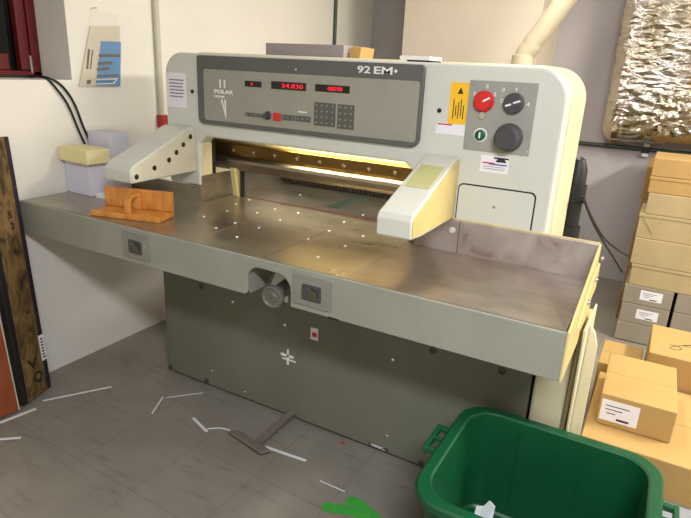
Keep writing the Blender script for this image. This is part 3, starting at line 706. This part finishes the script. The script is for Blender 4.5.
# wooden jogging block
A_, B_, C_ = at(90.6,215.6,2,ZT), at(159,223.5,2,ZT), at(174.6,216.5,2,ZT)
ang = math.atan2(B_.y-A_.y, B_.x-A_.x)
wl = (B_-A_).length
ju = Vector((cos(ang), sin(ang), 0)); jv = Vector((-sin(ang), cos(ang), 0)); wd = (C_-B_).dot(jv)
jb = empty('jogging_block', (A_.x, A_.y, ZT), 'orange varnished wooden jogging block with arched handle on left table', 'wooden block')
T_ = Matrix.Translation((A_.x, A_.y, ZT+.0005)) @ Matrix.Rotation(ang, 4, 'Z')
MB().box(0, wl, 0, wd, 0, .022, T_).build('base_board', M_wood, jb, bevel=.003)
MB().box(0, wl, wd-.022, wd, .0225, .105, T_).build('upright_board', M_wood, jb, bevel=.003)
hx = wl*.52
def archpts(ro, ri, n=10):
    o = [(wd-.022-.085, .0225)] ; return o
hp_ = [(wd-.023, .0225), (wd-.023, .094)]
for k in range(0, 9): a = pi/2 + k*pi/2/8; hp_.append((wd-.075+.035*cos(a)-.0, .059+.035*sin(a)))
hp_ += [(wd-.11, .0225), (wd-.096, .0225)]
for k in range(8, -1, -1): a = pi/2 + k*pi/2/8; hp_.append((wd-.072+.024*cos(a), .056+.024*sin(a)))
hp_ += [(wd-.036, .08), (wd-.036, .0225)]
MB().prism(hp_, 0, hx-.012, hx+.012, T_).build('handle', M_wood, jb, bevel=.002)
# white paper stacks, the yellow pad and a thin white pad
tag(stackbox((-.926,.311,ZT+.0005), .185, .125, .155, -.04, M_stack, 'paper_stack'), 'short white paper stack under the pale yellow pad', 'paper stack')
tag(stackbox((-.908,.283,ZT+.156), .215, .125, .064, -.06, M_pad, 'paper_pad'), 'pale yellow block of paper overhanging the short white stack', 'paper pad')
tag(stackbox((-.932,.442,ZT+.0005), .160, .110, .280, 0, M_stack, 'paper_stack'), 'tall white paper stack behind the yellow block', 'paper stack')
q = at(93,198,2,ZT)
tag(stackbox((q.x+.06,q.y+.06,ZT+.0005), .12, .08, .020, .15, M_white, 'note_pad', .001), 'thin white pad lying behind the orange wooden block', 'paper pad')
# on top of the housing
g0, g1 = at(267,48,1,.67), at(345,48,1,.67)
TZ = HZ+.0065
tag(MB().box(g0.x, g1.x, .66, .88, TZ, TZ+.048).build('board_stack', M_gstack, bevel=.002), 'long grey stack of boards lying on top of the machine', 'board stack')
g2 = at(360,48,1,.70)
tag(MB().prism([(g1.x+.004,TZ),(g2.x,TZ),(g2.x+.006,TZ+.042),(g1.x+.02,TZ+.046),(g1.x+.004,TZ+.03)], 1, .70, .82).build('card_scrap', M_card, bevel=.002), 'small tan card block beside the grey board stack', 'card')
g3, g4 = at(403,55,1,.7), at(433,55,1,.7)
tag(MB().box(g3.x, g4.x, .67, .80, TZ, TZ+.016).build('paper_ream', M_white, bevel=.001), 'flat white paper on top of the machine near centre', 'paper')

# ------------------------------------------------------------------ left wall things
q0_, q1_ = at(91.5,9,0,WX), at(121.5,13,0,WX); q2_, q3_ = at(120,88,0,WX), at(77,87,0,WX)
po = empty('tool_pouch', (WX+.01, (q0_.y+q2_.y)/2, q3_.z), 'clear plastic pouch with blue tool card hanging on left wall', 'pouch')
def wq(u, v, off=0): p = at(u, v, 0, WX+.004+off); return Vector((WX+.004+off, p.y, p.z))
MB().quad([wq(91.5,9,.016), wq(121.5,13,.016), wq(121,88,.02), wq(77,87,.02)], (.002,0,0)).build('plastic_sleeve', M_clear, po)
MB().quad([wq(90,26), wq(119.5,26), wq(119,86.5), wq(79,86)], (.004,0,0)).build('backing_card', mat('grey_beige_card', (198,190,168), .5), po)
M_bl = mat('bright_blue_card', (14,118,176), .45, var=.15, scale=25)
MB().quad([wq(101,41,.0045), wq(120.5,42,.0045), wq(120,86,.0045), wq(96,85.5,.0045)], (.003,0,0)).build('blue_insert', M_bl, po, label='bright blue tool insert')
for pts in (((99,54),(120,54),(120,57),(99,57)), ((98,62),(112,61),(112,64),(98,65)), ((97,68),(109,67),(109,70),(97,71)), ((97,75),(119,74.5),(119,76),(97,76.5))):
    MB().quad([wq(u, v, .008) for u, v in pts], (.003,0,0)).build('tool', M_ink, po)
MB().quad([wq(u, v, .008) for u, v in ((96,79),(118,78),(114,84),(96,84.5),(96,83.5),(113,83),(116,79.5),(96,80))], (.002,0,0)).build('tool_outline', M_white, po)
for pts in (((88,49),(90,49),(88.2,69),(86.2,69)), ((92,50),(93.2,50),(91,69),(89.8,69)), ((87,80),(91,80),(90.6,84),(86.6,84))):
    MB().quad([wq(u, v, .0045) for u, v in pts], (.001,0,0)).build('card_print', M_ink, po)
MB().cyl((WX+.001, q0_.y+.004, q0_.z+.004), (WX+.03, q0_.y+.004, q0_.z+.006), .004).build('nail', M_chrome, po)
# cables from the window to behind the stacks
for k, pts in enumerate((((0,76.5),(30,76),(48,78.5),(62,86),(74,103),(83,126)), ((0,77.5),(30,77.2),(45,79.5),(56,88),(68,105),(79,131)))):
    P3 = []
    for j, (u, v) in enumerate(pts):
        x = (fx+.03, WX-.12, WX-.01, WX+.008, WX+.008, WX+.008)[j]
        if j < 3:
            p = at(u, v, 0, x); P3.append(Vector((x, min(p.y, WY1-.02), max(p.z, WZ0+.008))))
        else: P3.append(at(u, v, 0, x))
    P3.append(P3[-1]+Vector((.0,.05,-.14)))
    P3.append(P3[-1]+Vector((.0,.02,-.14)))
    tag(MB().tube(smooth_path(P3), .0055, 8).build('black_cable', M_cable, smooth=True), ['upper of two black cables drooping from the window sill', 'lower of two black cables drooping from the window sill'][k], 'cable')

# boards leaning by the left wall
bA, bB = Vector((-.838,-.185,0)), Vector((-.880,-.045,0)); lean = Vector((-.115,.028,1.185))
e_ = (bB-bA).normalized(); nf = e_.cross(lean).normalized()
if nf.x < 0: nf = -nf
bd = empty('burl_board', (bA+bB)/2, 'dark burl-patterned board with purple edge leaning on the left wall', 'board')
zl = Vector((0,0,.016))
MB().quad([bA-e_*.03+zl, bA-e_*.0002+zl, bA-e_*.0002+lean, bA-e_*.03+lean], -nf*.034).build('edge_strip', M_dark, bd, bevel=.002, label='dark strip along the near edge')
MB().quad([bA+zl, bB-e_*.022+zl, bB-e_*.022+lean, bA+lean], -nf*.03).build('board_face', M_burl, bd, bevel=.002)
MB().quad([bB-e_*.0218+zl+nf*.002, bB+zl+nf*.002, bB+lean+nf*.002, bB-e_*.0218+lean+nf*.002], -nf*.032).build('edge_binding', M_purple, bd, bevel=.002)
Lh = lean.normalized()
for t in (.33,.42,.52,.62,.72,.82):
    c = bB-e_*.008+lean*t+nf*.002
    MB().quad([c-e_*.004, c+e_*.004, c+e_*.004+Lh*.004, c-e_*.004+Lh*.004], nf*.001).build('staple', M_chrome, bd)
tg0 = bB-e_*.03+lean*.135+nf*.0025
tgq = [tg0, tg0+e_*.033, tg0+e_*.033+Lh*.125, tg0+Lh*.125]
MB().quad(tgq, nf*.0015).build('price_tag', M_label, bd, label='white paper tag on the board edge')
for k in range(7): 
    c = tg0+e_*.007+Lh*(.012+.015*k)+nf*.0016
    MB().quad([c, c+e_*(.016 if k else .02), c+e_*(.016 if k else .02)+Lh*.007, c+Lh*.007], nf*.0006).build('tag_print', M_ink, bd)
def board_mark(ch_, t, s, w, h):
    c = bA+e_*s+lean*t+nf*.0008+zl
    lettering(ch_, c, -e_, -Lh, w, h, M_dark, bd, 'painted_mark', .0012) if False else lettering(ch_, c, e_, Lh, w, h, M_dark, bd, 'painted_mark', .0012)
board_mark('Q', .045, .05, .055, .06); board_mark('V', .115, .03, .06, .05)
board_mark('2', .66, .075, .02, .03); board_mark('5', .70, .07, .02, .03)
# orange board
oA, oB = Vector((-.852,-.52,0)), Vector((-.822,-.243,0)); ol_ = Vector((-.13,.025,.95))
oe = (oB-oA).normalized(); on = oe.cross(ol_).normalized()
if on.x < 0: on = -on
ob = empty('orange_board', (oA+oB)/2, 'orange-brown wooden board leaning at the far left frame edge', 'board')
zl = Vector((0,0,.012))
MB().quad([oA+zl, oB+zl, oB+ol_*.5, oB+ol_*.95-oe*.08, oA+ol_*.95], -on*.018).build('panel', M_orange, ob, bevel=.002)
MB().quad([oB+zl, oB+oe*.005+zl, oB+oe*.005+ol_*.5, oB+ol_*.5], -on*.018).build('edge_strip', M_conduit, ob, label='thin pale edge strip')

# ------------------------------------------------------------------ right-hand side: loose cream panels
tag(MB().prism([(.43,.003),(.75,.003),(.60,.78),(.285,.80)], 0, 1.3605, 1.368).build('machine_panel', M_cream2, bevel=.003), 'tall pale cream metal panel leaning beside the machine pedestal', 'panel')
tag(MB().prism([(1.3685,.003),(1.408,.003),(1.402,.70),(1.388,.745),(1.3685,.77)], 1, .415, .43).build('machine_panel', M_cream2, bevel=.003), 'narrow cream metal panel with cut corner beside the box pile', 'panel')

# black cables at the right going to the box stack
for k, pts in enumerate((((583,196,.86),(592,218,1.2),(604,238,1.5),(618,250,1.8),(628,256,2.28)), ((584,200,.86),(593,223,1.2),(603,241,1.5),(613,257,1.9),(622,272,2.28)))):
    P3 = [at(u, v, 1, y) for u, v, y in pts]
    P3 += [P3[-1]+Vector((.08,.06,-.04)), Vector((P3[-1].x+.05, 2.42, .02))] if False else []
    tag(MB().tube(smooth_path(P3), .0045, 8).build('black_cable', M_cable, smooth=True), ['upper black cable running from machine flank to box stack', 'lower black cable running from machine flank to box stack'][k], 'cable')

# ------------------------------------------------------------------ cardboard boxes
def carton(x0, x1, y0, y1, z0, z1, m, label, group=None, lid=0, rot=0, lab_box=None, seam=True, flapm=None):
    c = Vector(((x0+x1)/2, (y0+y1)/2, z0))
    o = empty('cardboard_box', c, label, 'box', group)
    w, d, h = (x1-x0)/2, (y1-y0)/2, z1-z0
    T = Matrix.Translation(c) @ Matrix.Rotation(rot, 4, 'Z')
    if lid:
        MB().box(-w+.003, w-.003, -d+.003, d-.003, .0005, h-.004, T).build('carton_body', m, o, bevel=.004)
        MB().box(-w, w, -d, d, h-lid, h-.0005, T).build('lid', m, o, bevel=.003)
    else:
        MB().box(-w, w, -d, d, .0005, h-.0005, T).build('carton_body', m, o, bevel=.004)
    if seam:
        MB().box(-w+.004, w-.004, -.0015, .0015, h-.001, h-.0002, T).build('flap_seam', M_cardD, o)
    if lab_box:
        a, b, cz, dz = lab_box
        l = MB().box(a, b, -d-.0012, -d, cz, dz, T).build('address_label', M_label, o, label='white printed label')
        hh = dz-cz
        for k in range(3):
            MB().box(a+(b-a)*(.12+.05*(k == 2)), a+(b-a)*(.75-.17*k), -d-.0016, -d-.0012, cz+hh*(.72-.18*k), cz+hh*(.76-.18*k), T).build('label_print', M_ink, l)
        MB().box(a+(b-a)*.45, a+(b-a)*.78, -d-.0016, -d-.0012, cz+hh*.1, cz+hh*.2, T).build('label_print', M_ink, l)
    return o
SY = 2.2
zs = [0.003,.127,.25,.367,.50,.66,.806,.93,1.025,1.13]
names_ = [('grey unlabelled carton at the foot of the tall stack', M_card3, 0),
 ('grey carton with white label, lower of the two labelled ones', M_card3, 1),
 ('grey carton with white label, upper of the two labelled ones', M_card3, 1),
 ('wide pale carton resting directly on the labelled grey cartons', M_card2, 0),
 ('pale carton second above the labelled grey cartons', M_card2, 0),
 ('pale carton with diagonal crease, third above the labelled cartons', M_card2, 0),
 ('flat pale carton fourth above the labelled grey cartons', M_card2, 0),
 ('tan carton second from top of the tall stack', M_card, 0),
 ('tan carton on the very top of the tall stack', M_card, 0)]
offs = [0,.004,0,.012,0,-.004,.022,.010,.012]
for k in range(9):
    lb, m, hasl = names_[k]
    x0 = 1.408+offs[k]
    x1 = 1.672 if k < 3 else 2.02+.01*(k % 3)
    w = (x1-x0)/2
    lb_ = None
    if hasl:
        a, b = at(639,300,1,SY).x-(x0+w), at(662,300,1,SY).x-(x0+w)
        lb_ = (a, b, .035, .095)
    bx = carton(x0, x1, SY, SY+.34, zs[k]+.0005, zs[k+1], m, lb, None, lid=.02 if k >= 3 and k % 2 else 0, lab_box=lb_)
    if k == 5: MB().quad([(x0+.012, SY-.0008, zs[k+1]-.012), (x0+.016, SY-.0008, zs[k+1]-.012), (x0+.09, SY-.0008, zs[k]+.03), (x0+.086, SY-.0008, zs[k]+.03)], (0,.0006,0)).build('crease', M_cardD, bx)
for k in range(3):
    carton(1.69, 1.97, SY+.004, SY+.33, zs[k]+.0005, zs[k+1], M_card3, ['grey carton at bottom of the short column right of labelled cartons', 'grey carton midway up the column right of labelled cartons', 'grey carton topping the column right of labelled cartons'][k])
for k in range(5):
    z0 = .003+k*.205
    carton(1.385+.006*(k % 2), 1.95, SY+.36, SY+1.06, z0+.0005, z0+.205, M_cardD, 'brown carton of the rear stack, hidden but for its left edge behind tall stack', 'rear cartons', seam=False)
# front pile
carton(1.46, 1.98, .54, 1.0, .003, .149, M_white, 'low white carton under the wide tan carton beside the bin', seam=False)
carton(1.405, 1.985, .515, 1.075, .150, .300, M_card, 'wide tan carton under the labelled carton beside the green bin', lid=0)
carton(1.436, 1.686, .632, 1.012, .3005, .43, M_card, 'tan carton with white shipping label on top of the front pile', lab_box=(-.118, .010, .022, .108), rot=.02)
carton(1.39, 1.56, 1.09, 1.36, .003, .335, M_card, 'tan carton tucked behind the labelled front carton, left side')
cD = carton(1.575, 1.95, 1.09, 1.43, .003, .44, M_card, 'large tan carton with pen scribble on top, behind labelled carton', seam=False)
ctr = Vector((1.73, 1.25, .4402))
sc_ = []
for t in range(60):
    s = t/59
    sc_.append(ctr+Vector((-.08+.12*s+.035*sin(s*15), -.06+.13*s*(.4+.6*cos(s*5)**2)+.03*cos(s*13), 0)))
MB().tube(sc_, .0012, 5).build('pen_scribble', M_ink, cD)

# ------------------------------------------------------------------ green bin
def bin_():
    X0, X1, Y0, Y1, H = 1.022, 1.662, -.235, .345, .405
    cx, cy = (X0+X1)/2, (Y0+Y1)/2
    o = empty('recycling_bin', (cx, cy, 0), 'large open green plastic recycling bin on the floor in front', 'bin')
    def ring(dx, dy, r, z, n=6):
        return [(x, y, z) for x, y in rrect(cx-dx, cx+dx, cy-dy, cy+dy, r, n)]
    W, D = (X1-X0)/2, (Y1-Y0)/2
    t = .05   # taper
    prof = [(t+.01,.002,.05), (t,.008,.06), (.030,.36,.085), (.018,.362,.09), (.016,.372,.09), (.003,.374,.10), (0,.398,.10), (.006,.405,.10), (.034,.405,.095), (.040,.400,.09), (.043,.37,.085), (t+.004,.02,.06), (t+.012,.012,.05)]
    rings = [ring(W-i, D-i, r, z) for i, z, r in prof]
    MB().loft(rings).build('tub', M_bin, o, smooth=True)
    # ribs on the inside of the back wall
    for xx in (-.12, .09):
        MB().quad([(cx+xx, cy+D-.044, .37), (cx+xx+.006, cy+D-.044, .37), (cx+xx+.006, cy+D-t-.002, .03), (cx+xx, cy+D-t-.002, .03)], (0,-.004,0)).build('rib', M_bin, o)
    # handles at both ends
    for s in (-1, 1):
        ex_ = cx+s*(W-.002)
        hm = MB()
        hm.box(min(ex_, ex_+s*.035), max(ex_, ex_+s*.035), cy-.05, cy-.035, .38, .398)
        hm.box(min(ex_, ex_+s*.035), max(ex_, ex_+s*.035), cy+.075, cy+.095, .38, .398)
        hm.box(min(ex_, ex_+s*.035), max(ex_, ex_+s*.035), cy+.015, cy+.028, .38, .398)
        hm.box(min(ex_+s*.03, ex_+s*.044), max(ex_+s*.03, ex_+s*.044), cy-.05, cy+.095, .372, .400)
        hm.build('handle', M_bin, o, bevel=.003)
    return o
bin_()
# scrap of paper in the bin
q = at(485,511,1,.02)
tag(MB().quad([(1.15,-.02,.016),(1.22,0,.016),(1.222,.06,.235),(1.20,.07,.24),(1.185,.065,.215),(1.165,.06,.21)], (.0,-.003,.001)).build('paper_scrap', M_white), 'torn white paper scrap standing inside the green bin', 'paper')

# ------------------------------------------------------------------ floor litter
def strip(a, b, w, label, lift=.001):
    a, b = at(*a, 2, 0), at(*b, 2, 0); d = (b-a).normalized(); n = Vector((-d.y, d.x, 0))*w/2
    m_ = (a+b)/2 + Vector((0,0,.004))
    up = Vector((0,0,lift))
    tag(MB().quad([a-n+up, b-n+up, b+n+up, a+n+up], (0,0,.0012)).build('paper_strip', M_white), label, 'paper strip')
strip((43,401),(111.5,387), .012, 'long white paper strip at the foot of the burl board')
strip((0,423),(36,409), .018, 'wide white paper strip at the foot of the orange board')
strip((0,439.5),(21,438), .014, 'short white paper strip at the left frame edge')
strip((193,418),(207,432), .012, 'short bright white paper strip beside the thin curled strip')
strip((152,414),(163,397), .007, 'faint thin paper strip left of the cabinet corner')
strip((166,398),(203,393), .005, 'faint hair-thin paper strip just in front of the cabinet corner')
strip((265,447),(306,461), .014, 'white paper strip lying over the foot treadle')
strip((320,481),(345,492), .004, 'faint thin paper strip near the green tape mark')
P3 = [at(u, v, 2, .003) for u, v in ((207,429),(218,428),(229,430),(236,436))]
tag(MB().tube(smooth_path(P3), .0025, 5).build('paper_curl', M_white), 'thin curled paper sliver left of the foot treadle', 'paper strip')
q = at(343,444,2,.0)
tag(MB().box(q.x-.007, q.x+.006, q.y-.006, q.y+.007, .0005, .012).build('plastic_cap', M_red, bevel=.004), 'tiny red cap on the floor at the cabinet foot', 'cap')
def gq(u, v): p = at(u, v, 2, .0); p.z = .001; return p
tag(MB().quad([gq(321,507), gq(325,502.5), gq(349,505.5), gq(344,499.5), gq(352,496.5), gq(362,500), gq(384,519), gq(378,526), gq(352,516), gq(324,512)], (0,0,.0012)).build('floor_tape', M_tape), 'bright green arrow-shaped tape mark on the floor', 'tape mark')

# ------------------------------------------------------------------ lights
def area(name, loc, rot, sx, sy, power, col):
    l = bpy.data.lights.new(name, 'AREA'); l.shape = 'RECTANGLE'; l.size = sx; l.size_y = sy; l.energy = power; l.color = col
    o = bpy.data.objects.new(name, l); COL.objects.link(o); o.location = loc; o.rotation_euler = rot; return o
area('ceiling_light_warm', (3.4, 1.2, CH-.1), (0, radians(25), 0), .3, 1.3, 86, (1, .93, .82))
area('added_fill_rear', (.75, 1.5, CH-.06), (0, 0, 0), .25, 1.2, 20, (1, .94, .84))  # extra overhead lamp, added to brighten the left wall
area('ceiling_light_front', (1.9, -1.7, CH-.06), (radians(22), radians(8), 0), 1.0, .3, 62, (.90, .92, 1))
area('cutter_lamp', (.30, .640, 1.245), (radians(6), 0, 0), .72, .02, 3.0, (1, .83, .48))
w_ = bpy.data.worlds.new('world'); SC.world = w_; w_.use_nodes = True
w_.node_tree.nodes['Background'].inputs[0].default_value = (.6,.65,.8,1); w_.node_tree.nodes['Background'].inputs[1].default_value = .3
vs = SC.view_settings; vs.view_transform = 'Standard'; vs.look = 'None'; vs.gamma = 1; vs.exposure = .5; vs.use_curve_mapping = False
